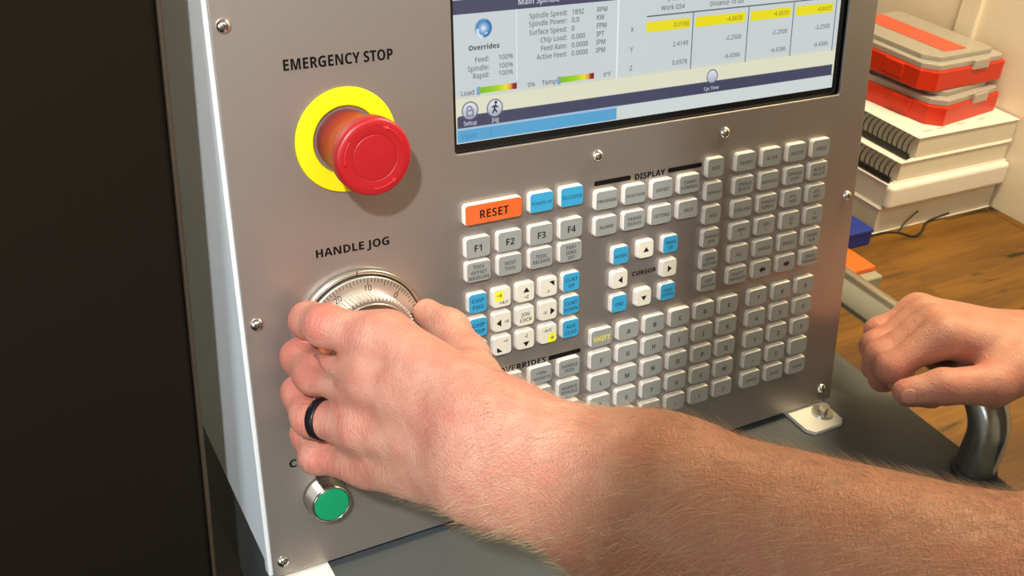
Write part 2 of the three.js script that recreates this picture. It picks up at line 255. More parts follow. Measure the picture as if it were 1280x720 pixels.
// ---- keys
{
  const cv = document.createElement('canvas'); cv.width = 2048; cv.height = 1024; const g = cv.getContext('2d'); const CW = 128, CH = 100, PX = 7;
  const tex = new THREE.CanvasTexture(cv); tex.colorSpace = THREE.SRGBColorSpace; tex.anisotropy = 8;
  const faceM = std([1, 1, 1], { map: tex, roughness: 0.45 });
  let cell = 0; const KH = 4;
  const bodyGeo = {};
  const GREY = '#8d928f', BLUE = '#3598c4', WHITE = '#d3d4c4', ORANGE = '#d4602a';
  function key(x, y, w, h, color, draw, label) {
    const span = w > 30 ? 3 : 1; if (cell % 16 + span > 16) cell += 16 - cell % 16;
    const cx = (cell % 16) * CW, cy = Math.floor(cell / 16) * CH; cell += span;
    const fw = w - 1.4, fh = h - 1.4, pw = fw * PX, ph = fh * PX;
    g.save(); g.beginPath(); g.rect(cx, cy, span * CW, CH); g.clip(); g.translate(cx + span * CW / 2, cy + CH / 2); g.fillStyle = color; g.fillRect(-span * CW / 2, -CH / 2, span * CW, CH); g.fillStyle = '#23262a'; draw(g, pw, ph); g.restore();
    const [px, py] = lift(x, y, KH); const id = w + '_' + h;
    if (!bodyGeo[id]) {
      const bg = new THREE.ExtrudeGeometry(rrShape((w - 1.4) * mm, (h - 1.4) * mm, 2.0 * mm), { depth: 0.0016, bevelEnabled: true, bevelThickness: 0.0023, bevelSize: 0.0007, bevelSegments: 4, curveSegments: 6 });
      const b2 = []; bg.computeBoundingBox(); bg.translate(0, 0, 0.0001);
      bodyGeo[id] = { bg, face: rrShape(fw * mm, fh * mm, 2.0 * mm) };
    }
    const body = part('key', bodyGeo[id].bg, M.keyWhite, panel, label); body.position.set(px, py + PH, 0);
    const fg = new THREE.ExtrudeGeometry(bodyGeo[id].face, { depth: 0.00025, bevelEnabled: true, bevelThickness: 0.0002, bevelSize: 0.0002, bevelSegments: 1, curveSegments: 6 });
    const p = fg.attributes.position, uv = fg.attributes.uv;
    for (let i = 0; i < p.count; i++) uv.setXY(i, (cx + span * CW / 2 + p.getX(i) * 1000 * PX) / 2048, 1 - (cy + CH / 2 - p.getY(i) * 1000 * PX) / 1024);
    const fm = part('key_face', fg, faceM, body); fm.position.z = 0.0038;
  }
  const lines = (s, size, col = '#2a2e30', weight = 'bold') => (q, w, h) => { q.fillStyle = col; q.textAlign = 'center'; q.textBaseline = 'middle'; const a = s.split('|'); a.forEach((t, i) => { let sz = size; q.font = `${weight} ${sz}px sans-serif`; const tw = q.measureText(t).width; if (tw > w - 8) q.font = `${weight} ${sz * (w - 8) / tw}px sans-serif`; q.fillText(t, 0, (i - (a.length - 1) / 2) * size * 1.12 + 3); }); };
  const tri = (q, pts) => { q.fillStyle = '#101112'; q.beginPath(); pts.forEach((p, i) => i ? q.lineTo(...p) : q.moveTo(...p)); q.fill(); };
  const UP = [[0, -14], [-17, 10], [17, 10]], DN = [[0, 14], [-17, -10], [17, -10]], LF = [[-14, 0], [10, -18], [10, 18]], RT = [[14, 0], [-10, -18], [-10, 18]];
  const arrow = (P, dx = 0, dy = 0) => (q) => tri(q, P.map((p) => [p[0] + dx, p[1] + dy]));
  const both = (...f) => (q, w, h) => f.forEach((u) => u(q, w, h));
  const small = (s, x, y, size = 22) => (q) => { q.fillStyle = '#3c4144'; q.textAlign = 'center'; q.textBaseline = 'middle'; q.font = `bold ${size}px sans-serif`; q.fillText(s, x, y); };
  const blob = (x, y) => (q) => { q.fillStyle = '#dfe23a'; q.fillRect(x - 22, y - 24, 44, 48); };
  const C_L = [179.3, 201.9, 224.4, 247.1, 269.6, 292.1], R_L = [-168.2, -185.6, -203.2, -220.8, -238.1], KW = 17.6, KHt = 13.6;
  ['SHIFT|A|B|C|D|E', 'F|G|H|I|J|K', 'L|M|N|O|P|Q', 'R|S|T|U|V|W', 'X|Y|Z|;|(|)'].forEach((r, j) => r.split('|').forEach((s, i) =>
    key(C_L[i], R_L[j], KW, KHt, GREY, s === 'SHIFT' ? lines('SHIFT', 36, '#d9d23c') : lines(s, 34, '#1c1e20'), s === 'SHIFT' ? 'grey shift key with yellow lettering' : undefined)));
  ['7|8|9', '4|5|6', '1|2|3', '-|0|.', 'CANCEL|SPACE|ENTER'].forEach((r, j) => r.split('|').forEach((s, i) => key([320.2, 343.7, 367.2][i], R_L[j], KW, KHt, GREY, j < 4 ? lines(s, 34, '#1c1e20') : lines(s, 22))));
  const R_R = [-59.5, -76.9, -94.2, -111.6, -128.8, -145.8];
  const bar2 = (P) => (q) => { tri(q, P); };
  [['INSERT', 'ALTER', 'DELETE', 'UNDO'], ['SINGLE/BLOCK', 'GRAPHICS', 'OPTION/STOP', 'BLOCK/DELETE'], ['COOLANT', 'HANDLE/SCROLL', 'ATC/FWD', 'ATC/REV'], ['.0001/.1', '.001/1', '.01/10', '.1/100'], ['ALL', 'ORIGIN', 'SINGLE', 'HOME/G28'], ['SELECT/PROGRAM', '<', '>', 'ERASE/PROGRAM']]
    .forEach((r, j) => r.forEach((s, i) => key([297.9, 321.5, 345.3, 368.8][i], R_R[j], KW, KHt, GREY,
      s === '<' ? bar2([[-22, 2], [0, -16], [0, -7], [20, -7], [20, 11], [0, 11], [0, 20]]) : s === '>' ? bar2([[22, 2], [0, -16], [0, -7], [-20, -7], [-20, 11], [0, 11], [0, 20]]) : lines(s.replace('/', '|'), 24, '#3a4044'))));
  ['EDIT', 'MEMORY', 'MDI', 'HANDLE/JOG', 'ZERO/RETURN', 'LIST/PROGRAM'].forEach((s, j) => key(270.9, R_R[j], 14.6, 14, GREY, lines(s.replace('/', '|'), 24, '#3a4044')));
  [['PROGRAM', 'POSITION', 'OFFSET', 'CURNT/COMNDS'], ['ALARM', 'PARAM/DGNOS', 'SETTING', 'HELP']].forEach((r, j) => r.forEach((s, i) => key([180.5, 203.2, 225.7, 248.6][i], [-67.8, -86.2][j], KW, KHt, GREY, lines(s.replace('/', '|'), 23, '#33393c'))));
  key(193.2, -109.6, 13.2, 13.2, BLUE, lines('HOME', 24, '#124a66')); key(234.9, -109.4, 13.2, 13.2, BLUE, lines('PAGE|UP', 24, '#124a66')); key(193.1, -145.3, 13.2, 13.2, BLUE, lines('END', 24, '#124a66')); key(234.5, -145.2, 13.2, 13.2, BLUE, lines('PAGE|DOWN', 22, '#124a66'));
  key(214, -109, 13.2, 13.2, WHITE, arrow(UP, 0, 4)); key(193, -127.3, 13.2, 13.2, WHITE, arrow(LF, 4, 3)); key(234.8, -127.2, 13.2, 13.2, WHITE, arrow(RT, 0, 3)); key(213.8, -145.1, 13.2, 13.2, WHITE, arrow(DN, 0, 3));
  [['F1', 'F2', 'F3', 'F4'], ['TOOL/OFFSET/MEASURE', 'NEXT/TOOL', 'TOOL/RELEASE', 'PART/ZERO/SET']].forEach((r, j) => r.forEach((s, i) => key([84.7, 107.3, 130.4, 153.1][i], [-82.9, -99.2][j], KW, 14, GREY, j ? lines(s.replaceAll('/', '|'), 23, '#3a4044') : lines(s, 42, '#15171a'))));
  key(96.1, -61.1, 40.5, 13.6, ORANGE, lines('RESET', 52, '#23100a'), 'wide orange reset key'); key(130.6, -61, KW, KHt, BLUE, lines('POWER UP', 26, '#1a5876')); key(153.4, -60.9, KW, KHt, BLUE, lines('RECOVER', 26, '#1a5876'));
  const jr = [-120.8, -137.9, -155.1], jc = [83.5, 101, 118.5, 136, 153.7], jw = 13.6;
  const J = (i, j, c, d, l) => key(jc[i], jr[j], jw, 13.8, c, d, l);
  const bl = (s) => lines(s, 27, '#134c68');
  J(0, 0, BLUE, bl('CHIP|FWD')); J(0, 1, BLUE, bl('CHIP|STOP')); J(0, 2, BLUE, bl('CHIP|REV')); J(4, 0, BLUE, bl('CLNT|UP')); J(4, 1, BLUE, bl('CLNT|DOWN')); J(4, 2, BLUE, bl('AUX|CLNT'));
  J(1, 0, WHITE, both(blob(-14, -12), small('+B', -14, -12), small('+A/C', 10, 24)), 'white jog key with a yellow patch'); J(2, 0, WHITE, both(arrow(UP, 4, -10), small('+Z', 4, 24))); J(3, 0, WHITE, both((q) => tri(q, [[2, -28], [30, -28], [30, -2]]), small('-Y', -4, 22)));
  J(1, 1, WHITE, both(arrow(LF, -16, 4), small('+X', 22, 2))); J(2, 1, WHITE, lines('JOG|LOCK', 25, '#33383b')); J(3, 1, WHITE, both(arrow(RT, 20, 4), small('-X', -20, 6)));
  J(1, 2, WHITE, both((q) => tri(q, [[-30, 30], [-30, 4], [-2, 30]]), small('+Y', 16, -20))); J(2, 2, WHITE, both(arrow(DN, 2, 20), small('-Z', 2, -20))); J(3, 2, WHITE, both(blob(18, 22), small('-A/C', -4, -20), small('-B', 18, 22)), 'white jog key with a yellow corner');
  [['-10%/FEEDRATE', '100%/FEEDRATE', '+10%/FEEDRATE', 'HANDLE/FEED'], ['-10%/SPINDLE', '100%/SPINDLE', '+10%/SPINDLE', 'HANDLE/SPINDLE'], ['CW', 'STOP', 'CCW', '5%/RAPID']].forEach((r, j) => r.forEach((s, i) => key([84.7, 107.3, 130.4, 153.1][i], -184.5 - 17 * j, KW, KHt, GREY, lines(s.replace('/', '|'), 23, '#3a4044'))));
  tex.needsUpdate = true;
}
// ---- emergency stop button
{
  const at = (g) => L(g.translate(2.8 * mm, -2.4 * mm, 0));
  const ring = lathe([[19.5, 0], [30, 0], [30, 1.6], [29.4, 2], [20.2, 2], [19.5, 1.5], [19.5, 0]].map((p) => [p[0] * mm, p[1] * mm]), 96);
  part('warning_ring', at(ring), M.yellow, panel, 'flat bright yellow ring behind the emergency stop button');
  const head = lathe([[0.001, 0.2], [17.2, 0.2], [17.2, 22], [18, 27], [20.4, 31.5], [21.3, 33.5], [21.4, 40.5], [21, 42], [19.6, 43], [17.6, 43.2], [13.2, 43.2], [12.8, 42.6], [12.2, 42.6], [11.8, 43.2], [0.001, 43.4]].map((p) => [p[0] * mm, p[1] * mm]), 96);
  const h = part('emergency_stop_button', at(head), M.red, panel, 'large red mushroom emergency stop button');
  for (const a of [0.4, 2.5, 4.6]) {
    const arc = new THREE.TorusGeometry(17 * mm, 0.55 * mm, 6, 20, 0.75).rotateZ(a).translate(0, 0, 43.1 * mm);
    const ax = Math.cos(a + 0.75), ay = Math.sin(a + 0.75); const tip = new THREE.ConeGeometry(1.5 * mm, 3.2 * mm, 8).rotateZ(a + 0.75).translate(17 * mm * ax - 0.8 * mm * ay, 17 * mm * ay + 0.8 * mm * ax, 43 * mm);
    part('turn_arrow', at(mergeGeometries([arc.toNonIndexed(), tip.toNonIndexed()])), M.redDark, h);
  }
}
// ---- jog dial
{
  const cx = 3, cy = -122, at = (g) => L(g.translate(cx * mm, cy * mm, 0)); const S = (a) => a.map((p) => [p[0] * mm, p[1] * mm]);
  const bez = part('dial_bezel', at(lathe(S([[38.4, 0], [41.3, 0], [41.3, 4.2], [40.6, 5], [39.4, 5], [38.4, 4.2], [38.4, 0]]), 128)), M.satin, panel, 'outer metal ring of the jog dial');
  part('index_mark', at(box(0.5 * mm, 2.6 * mm, 0.3 * mm, -1 * mm, 40.1 * mm, 5.0 * mm)), M.ink, bez);
  const disc = part('jog_dial', at(lathe(S([[0.001, 0.3], [37.8, 0.3], [37.8, 6], [37.2, 6.8], [28, 8.4], [0.001, 8.4]]), 128)), M.alu, panel, 'round metal jog dial with engraved graduations');
  const ticks = []; const slope = Math.atan2(1.6, 9.2);
  for (let i = 0; i < 100; i++) {
    const a = Math.PI / 2 - 0.13 + (i - 10) * Math.PI / 50, len = i % 10 === 0 ? 4.2 : i % 5 === 0 ? 3.4 : 2.3, r = 37 - len / 2;
    ticks.push(new THREE.BoxGeometry(len * mm, 0.36 * mm, 0.12 * mm).rotateY(slope).translate(r * mm, 0, (6.83 + (37.2 - r) * 0.174) * mm).rotateZ(a));
  }
  const tk = part('graduation', at(mergeGeometries(ticks)), M.ink, disc); tk.userData.kind = 'stuff';
  for (let i = 0; i < 10; i++) { const s = String(i * 10), w = s.length * 2.3; const t = text(s, fontReg, -w / 2 * mm, w / 2 * mm, -1.7 * mm, 3.5 * mm, 0.00015, 0); t.rotateX(-slope).translate(0, 31.2 * mm, 7.85 * mm).rotateZ(-0.13 + (i - 1) * Math.PI / 5); part('dial_number', at(t), M.ink, disc); }
  const ks = new THREE.Shape(), N = 150; for (let i = 0; i <= N * 2; i++) { const a = i / (N * 2) * Math.PI * 2, r = (i % 4 < 2 ? 29.2 : 28.1) * mm; i ? ks.lineTo(r * Math.cos(a), r * Math.sin(a)) : ks.moveTo(r * Math.cos(a), r * Math.sin(a)); }
  const kg = new THREE.ExtrudeGeometry(ks, { depth: 10 * mm, bevelEnabled: true, bevelThickness: 0.6 * mm, bevelSize: 0.6 * mm, bevelOffset: -0.6 * mm, bevelSegments: 2 }).translate(0, 0, 9 * mm);
  const kn = part('dial_knob', at(kg), M.alu, panel, 'raised knurled knob in the middle of the jog dial');
  part('knob_cap', at(lathe(S([[0.001, 19.3], [25.6, 19.3], [25.8, 19.9], [25.2, 20.2], [0.001, 19.8]]), 96)), M.satin, kn);
}
// ---- cycle start button
{
  const at = (g) => L(g.translate(-28 * mm, -227.5 * mm, 0)); const S = (a) => a.map((p) => [p[0] * mm, p[1] * mm]);
  const c = part('button_collar', at(lathe(S([[0.001, 0], [14, 0], [14, 3.5], [13.4, 4.5], [12.7, 12], [12.2, 13.6], [11.6, 14], [11.2, 13.4], [11.2, 8], [0.001, 8]]), 96)), M.chrome, panel, 'chrome collar of the green button');
  part('cycle_start_button', at(lathe(S([[0.001, 6], [11, 6], [11, 13.6], [10.6, 14], [0.001, 14.2]]), 96)), M.green, c, 'flat round green push button');
}
// ---- screws
{
  const S = (a) => a.map((p) => [p[0] * mm, p[1] * mm]);
  const hd = lathe(S([[0.001, 3.1], [1.4, 2.9], [2.8, 2.2], [3.7, 1.1], [4.0, 0.2], [4.0, 0]].reverse()), 32);
  const slot = mergeGeometries([box(3.6 * mm, 0.7 * mm, 0.7 * mm, 0, 0, 2.75 * mm), box(0.7 * mm, 3.6 * mm, 0.7 * mm, 0, 0, 2.75 * mm)]);
  [[-58.3, 65.4], [-58.2, -103.4], [-58.2, -268.8], [402, -102.1], [399, -267.7], [173.5, -37.1], [277.9, -35.9], [402, 65.4]].forEach(([x, y], i) => {
    const [px, py] = lift(x, y, 1.5); const s = part('screw', hd, M.chrome, panel); s.position.set(px, py + PH, 0); const q = part('cross_slot', slot, M.dark, s); q.rotation.z = 0.5 + i * 0.7; });
}
// ---- mounting tabs with bolts (lie level on the tray)
{
  const lvl = (o) => { o.rotation.x = 10 * Math.PI / 180; return o; };
  const tabs = [[[0.3645, -0.012], [0.3645, 0.0215], [0.3695, 0.0272], [0.3975, 0.0265], [0.4015, 0.0225], [0.4025, -0.012]], [[-0.0575, -0.012], [-0.0575, 0.0215], [-0.053, 0.0272], [-0.0330, 0.0265], [-0.0295, 0.0225], [-0.0295, -0.012]]];
  tabs.forEach((pts, i) => {
    const s = new THREE.Shape(); pts.forEach((p, k) => { k ? s.lineTo(p[0], -p[1]) : s.moveTo(p[0], -p[1]); });
    const g = new THREE.ExtrudeGeometry(s, { depth: 0.0026, bevelEnabled: true, bevelThickness: 0.0005, bevelSize: 0.0005, bevelSegments: 2 }).rotateX(-Math.PI / 2).translate(0, -0.0055, 0);
    const t = lvl(part('mounting_tab', g, M.tab, panel, 'white painted mounting tab'));
    const bx = i ? -0.043 : 0.391, bz = i ? 0.018 : 0.011;
    const b = mergeGeometries([new THREE.CylinderGeometry(0.0085, 0.0092, 0.0022, 24), new THREE.CylinderGeometry(0.0046, 0.0046, 0.0062, 6).translate(0, 0.0036, 0)]).translate(bx, -0.0013, bz);
    part('bolt', b, M.satin, t);
  });
}

// ---------------------------------------------------------------- tubular handle
{
  const o = thing('grab_handle', 'bent stainless steel tube handle along the right side of the grey tray', 'handle', [0.456, 0, 0.112]);
  const path = new THREE.CurvePath(); const V = (y, z) => new THREE.Vector3(0, y, z); const yt = 0.072, r = 0.040, zf = 0.0, zb = -0.30;
  path.add(new THREE.LineCurve3(V(0.001, zf), V(yt - r, zf)));
  path.add(new THREE.CubicBezierCurve3(V(yt - r, zf), V(yt - r + 0.5523 * r, zf), V(yt, zf - r + 0.5523 * r), V(yt, zf - r)));
  path.add(new THREE.LineCurve3(V(yt, zf - r), V(yt, zb + r)));
  path.add(new THREE.CubicBezierCurve3(V(yt, zb + r), V(yt, zb + r - 0.5523 * r), V(yt - r + 0.5523 * r, zb), V(yt - r, zb)));
  path.add(new THREE.LineCurve3(V(yt - r, zb), V(0.001, zb)));
  part('tube', new THREE.TubeGeometry(path, 160, 0.0152, 32), M.tube, o);
  for (const z of [zf, zb]) { const g = new THREE.TorusGeometry(0.0156, 0.0022, 8, 40).rotateX(Math.PI / 2).translate(0, 0.002, z); const p = g.attributes.position; for (let i = 0; i < p.count; i++) p.setY(i, Math.max(0.0003, p.getY(i) + 0.0008 * (noise(p.getX(i) * 600, p.getZ(i) * 600, 2) - 0.5))); part('weld_bead', g, M.dark, o); }
}

// ---------------------------------------------------------------- books on the bench
const paper = dataTex(64, 512, (i, j) => { const a = 224 + 26 * (noise(i * 0.05, j * 0.8, 4) - 0.5) - (noise(3, j * 0.21, 8) > 0.86 ? 14 : 0); return [a, a * 0.975, a * 0.90]; }, true);
M.pages = std([1, 1, 1], { map: paper, roughness: 0.9 });
M.cover = std([0.84, 0.82, 0.76], { roughness: 0.6 });
function pagesGeo(w, h, d) { // v runs through the thickness on every side
  const g = new THREE.BoxGeometry(w, h, d, 1, 1, 1); return g;
}
function book(label, x0, x1, y0, y1, zf, depth, turn, rings, cover) {
  const w = x1 - x0, h = y1 - y0, o = thing('manual', label, 'book', [x0, y0, zf], 'manuals stacked on the bench'); delete o.userData.group; o.rotation.y = turn;
  const t = 0.0012, inset = rings ? 0.004 : 0.0015;
  part('pages', pagesGeo(w - inset - 0.001, h - 2 * t, depth - 0.003).translate(w / 2 + inset / 2 - 0.0005, h / 2, -depth / 2), M.pages, o);
  part('cover', rbox(w, t, depth, 0.0005, w / 2, h - t / 2, -depth / 2, 1), M.cover, o);
  part('cover', rbox(w, t, depth, 0.0005, w / 2, t / 2, -depth / 2, 1), M.cover, o);
  if (rings) {
    const n = Math.floor(depth / 0.0085), rg = new THREE.TorusGeometry(1, 0.065, 8, 28, Math.PI * 1.5).rotateZ(Math.PI * 0.25);
    for (let i = 0; i < n; i++) { const m = part('binding_ring', rg, M.black, o); m.position.set(0.0035, h / 2, -0.006 - i * 0.0085); m.scale.set(0.0125, h * 0.468, 0.016); }
    part('binding_spine', rbox(0.0042, 0.008, depth - 0.004, 0.0016, -0.0072, h * 0.16, -depth / 2, 2), M.black, o, 'black plastic binding spine');
  }
  return o;
}
{
  book('thick white softcover manual at the bottom of the stack, lying on the wood', 0.832, 1.055, BY, -0.0630, -0.338, 0.275, 0.0, false);
  const b2 = book('white softcover manual with rounded front spine, second from the bottom of the stack', 0.834, 1.058, -0.0628, -0.0292, -0.3385, 0.272, 0.0, false);
  const sp = new THREE.CylinderGeometry(0.0168, 0.0168, 0.222, 24, 1, false, 0, Math.PI).rotateZ(Math.PI / 2).rotateX(Math.PI / 2); 
  part('spine', new RoundedBoxGeometry(0.2235, 0.0334, 0.014, 4, 0.0066).translate(0.112, 0.0168, 0.002), M.cover, b2, 'rounded white spine');
  book('white manual with black ring binding, just under the topmost book', 0.846, 1.052, -0.0290, -0.0010, -0.3375, 0.275, 0.0, true);
  const b4 = book('white manual with black ring binding, topmost book and under the red cases', 0.868, 1.056, -0.0008, 0.0292, -0.3385, 0.275, 0.0, true);
  const pm = std([0.25, 0.22, 0.2], { roughness: 0.8 });
  for (const [x, w] of [[0.030, 0.017], [0.056, 0.016], [0.094, 0.018], [0.136, 0.013]]) part('cover_print', new THREE.BoxGeometry(w, 0.0002, 0.0016).rotateY(0.05).translate(x, 0.0301, -0.0125 - x * 0.05), pm, b4);
}
// ---------------------------------------------------------------- red organiser cases
M.caseRed = phys([0.60, 0.030, 0.006], { roughness: 0.35 });
M.lid = phys([0.52, 0.49, 0.42], { roughness: 0.22, transmission: 0.30, thickness: 0 });
M.lidEdge = phys([0.60, 0.58, 0.52], { roughness: 0.3, transmission: 0.35, thickness: 0 });
function organiser(label, pos, turn, w, d, h, hl) {
  const o = thing('organiser_case', label, 'case', pos); o.rotation.y = turn; // near left corner at the group origin, x to the right, -z back
  const c = 0.016, s = new THREE.Shape(); s.moveTo(c, 0); s.lineTo(w - 0.01, 0); s.quadraticCurveTo(w, 0, w, 0.01); s.lineTo(w, d - 0.01); s.quadraticCurveTo(w, d, w - 0.01, d); s.lineTo(0.01, d); s.quadraticCurveTo(0, d, 0, d - 0.01); s.lineTo(0, c * 1.1); s.closePath();
  const outer = new THREE.ExtrudeGeometry(s, { depth: h - 0.002, bevelEnabled: true, bevelThickness: 0.001, bevelSize: 0.001, bevelOffset: -0.001, bevelSegments: 2 }).rotateX(-Math.PI / 2).translate(0, 0.001, 0);
  part('case_body', outer, M.caseRed, o, 'red plastic tray of the case');
  const lid = (inset, y0, hh) => { const q = new THREE.Shape(); const i = inset; q.moveTo(c + i, i); q.lineTo(w - 0.012 - i, i); q.quadraticCurveTo(w - i, i, w - i, 0.012 + i); q.lineTo(w - i, d - 0.012 - i); q.quadraticCurveTo(w - i, d - i, w - 0.012 - i, d - i); q.lineTo(0.012 + i, d - i); q.quadraticCurveTo(i, d - i, i, d - 0.012 - i); q.lineTo(i, c * 1.1 + i); q.closePath();
    return new THREE.ExtrudeGeometry(q, { depth: hh - 0.002, bevelEnabled: true, bevelThickness: 0.001, bevelSize: 0.0015, bevelOffset: -0.0015, bevelSegments: 2 }).rotateX(-Math.PI / 2).translate(0, y0 + 0.001, 0); };
  const l = part('lid', lid(0.004, h, hl * 0.55), M.lidEdge, o, 'grey translucent lid');
  part('lid_panel', lid(0.014, h + hl * 0.55, hl * 0.45), M.lid, l);
  part('lid_label', rbox(w * 0.28, 0.0008, d * 0.76, 0.0003, w * 0.48, h + hl + 0.0004, -d * 0.52, 1), std([0.60, 0.10, 0.05], { roughness: 0.5 }), l, 'reddish strip down the middle of the lid');
  for (const q of [0.3, 0.75]) part('latch', rbox(0.004, h * 0.7, 0.03, 0.001, -0.0008, h * 0.62, -d * q, 2), M.caseRed, o);
  part('latch', rbox(0.03, h * 0.5, 0.004, 0.001, w * 0.62, h + hl * 0.2, 0.0004, 2), M.lidEdge, o, 'grey front latch');
  return o;
}
organiser('red plastic case with grey lid, lower of the two, lying on the books', [0.912, 0.0298, -0.3535], 0.14, 0.140, 0.19, 0.024, 0.0155);
organiser('red plastic case with grey lid, upper of the two, topmost of the stack', [0.902, 0.0702, -0.374], 0.045, 0.151, 0.19, 0.025, 0.0145);
// ---------------------------------------------------------------- small things beside the books
{
  const o = thing('storage_box', 'small blue plastic box on the wood, half hidden behind the panel', 'box', [0.76, BY, -0.355]);
  part('box_body', rbox(0.098, 0.017, 0.07, 0.002, 0, 0.0085, 0), std([0.012, 0.03, 0.26], { roughness: 0.4 }), o);
  part('box_lid', rbox(0.100, 0.006, 0.072, 0.002, 0, 0.020, 0), std([0.015, 0.04, 0.32], { roughness: 0.4 }), o);
}
{
  const o = thing('tool_case', 'flat grey green case with an orange lid behind the grab handle', 'case', [0.664, BY, -0.282]);
  part('case_body', rbox(0.135, 0.024, 0.11, 0.003, 0, 0.012, 0), std([0.34, 0.34, 0.26], { roughness: 0.5 }), o);
  part('case_lid', rbox(0.128, 0.007, 0.094, 0.002, 0.001, 0.0275, -0.004), std([0.85, 0.16, 0.02], { roughness: 0.45 }), o, 'orange lid');
}
{
  const V = (x, y, z) => new THREE.Vector3(x, y, z);
  const t1 = new THREE.TubeGeometry(new THREE.CatmullRomCurve3([V(0.818, BY + 0.0016, -0.334), V(0.850, BY + 0.0016, -0.3345), V(0.8685, BY + 0.0016, -0.328), V(0.880, BY + 0.0016, -0.313), V(0.903, BY + 0.0018, -0.320), V(0.926, BY + 0.003, -0.3335), V(0.968, BY + 0.0075, -0.3355)]), 60, 0.0014, 8);
  const t2 = new THREE.TubeGeometry(new THREE.CatmullRomCurve3([V(0.868, BY + 0.0016, -0.3285), V(0.885, BY + 0.009, -0.3355), V(0.905, BY + 0.022, -0.3362)]), 30, 0.0011, 8);
  const o = new THREE.Mesh(mergeGeometries([t1, t2]), M.black); o.name = 'wire_offcut'; o.userData = { label: 'thin black bent wire lying at the foot of the book stack', category: 'wire' }; scene.add(shadow(o));
}

// ---------------------------------------------------------------- lamps (out of the frame)
{
  const o = thing('ceiling_lamp', 'flat white ceiling light panel above the control panel', 'lamp', [0.1, CEIL_Y, 1.15]);
  part('lamp_frame', rbox(1.26, 0.03, 0.66, 0.004, 0, -0.015, 0), M.white, o);
  part('diffuser', box(1.2, 0.006, 0.6, 0, -0.034, 0), std([0.8, 0.8, 0.8], { emissive: lin(LIGHT.ceiling.color), emissiveIntensity: 1.5 }), o);
}
{
  const o = thing('bench_lamp', 'long narrow warm lamp hanging above the workbench', 'lamp', [0.78, 1.085, -0.06]);
  part('lamp_housing', rbox(0.54, 0.05, 0.22, 0.006, 0, 0.025, 0), M.white, o);
  part('diffuser', box(0.5, 0.006, 0.16, 0, -0.008, 0), std([0.8, 0.8, 0.8], { emissive: lin(LIGHT.bench.color), emissiveIntensity: 1.5 }), o);
  for (const x of [-0.2, 0.2]) part('hanger', new THREE.CylinderGeometry(0.003, 0.003, CEIL_Y - 1.135, 8).translate(x, 0.05 + (CEIL_Y - 1.135) / 2, 0), M.satin, o);
}
{
  const o = thing('window_light', 'bright frosted light panel on the left wall', 'lamp', [-1.8, 0.62, 0.62]);
  part('light_frame', rbox(0.04, 1.06, 1.66, 0.004, -0.02, 0, 0), M.white, o);
  part('diffuser', box(0.006, 1.0, 1.6, 0.003, 0, 0), std([0.8, 0.8, 0.8], { emissive: lin(LIGHT.window.color), emissiveIntensity: 1.2 }), o);
  part('stand', rbox(0.04, 1.09, 0.04, 0.004, -0.04, -1.075, 0), M.dark, o);
}
{
  const l = LIGHT.lamp, p = new THREE.Vector3(...l.at), d = new THREE.Vector3(...l.to).sub(p).normalize();
  const o = thing('work_lamp', 'adjustable machine work lamp with a conical dark shade', 'lamp', [p.x, FLOOR_Y, p.z]);
  const q = new THREE.Quaternion().setFromUnitVectors(new THREE.Vector3(0, 0, 1), d), m4 = new THREE.Matrix4().compose(new THREE.Vector3(0, p.y - FLOOR_Y, 0), q, new THREE.Vector3(1, 1, 1));
  part('shade', lathe([[0.012, -0.05], [0.03, -0.045], [0.055, 0.05], [0.052, 0.05], [0.028, -0.042], [0.012, -0.047]], 40).applyMatrix4(m4), M.dark, o);
  part('bulb', new THREE.SphereGeometry(0.014, 20, 14).applyMatrix4(m4), std([0.8, 0.8, 0.8], { emissive: lin(l.color), emissiveIntensity: 2 }), o);
  part('arm', new THREE.TubeGeometry(new THREE.CatmullRomCurve3([new THREE.Vector3(0, p.y - FLOOR_Y, 0).addScaledVector(d, -0.05), new THREE.Vector3(-0.12, p.y - FLOOR_Y + 0.1, 0.12), new THREE.Vector3(-0.25, 1.2, 0.2), new THREE.Vector3(-0.25, 0.03, 0.2)]), 40, 0.009, 12), M.dark, o);
  part('base', new THREE.CylinderGeometry(0.12, 0.13, 0.03, 40).translate(-0.25, 0.015, 0.2), M.dark, o);
}

// ---------------------------------------------------------------- the person: arms, hands, body
const V3 = (x, y, z) => new THREE.Vector3(x, y, z);
function PW(x, y, z) { const c = Math.cos(10 * Math.PI / 180), s = Math.sin(10 * Math.PI / 180), yy = (y + 279) * mm; return V3(x * mm, 0.006 + yy * c + z * mm * s, -yy * s + z * mm * c); }
const cap = (a, b, ra, rb) => { const d = b.clone().sub(a), l2 = d.lengthSq() || 1e-9; return { ax: a.x, ay: a.y, az: a.z, dx: d.x, dy: d.y, dz: d.z, l2, ra, rb }; };
function dcap(c, x, y, z) { const px = x - c.ax, py = y - c.ay, pz = z - c.az; let t = (px * c.dx + py * c.dy + pz * c.dz) / c.l2; t = t < 0 ? 0 : t > 1 ? 1 : t; const qx = px - c.dx * t, qy = py - c.dy * t, qz = pz - c.dz * t; return Math.sqrt(qx * qx + qy * qy + qz * qz) - (c.ra + (c.rb - c.ra) * t); }
const smin = (a, b, k) => { const h = Math.max(k - Math.abs(a - b), 0) / k; return Math.min(a, b) - h * h * k * 0.25; };
const blend = (caps, k) => (x, y, z) => { let d = 1; for (const c of caps) d = smin(d, dcap(c, x, y, z), k); return d; };
const chain = (pts, rs) => pts.slice(1).map((p, i) => cap(pts[i], p, rs[i], rs[i + 1]));
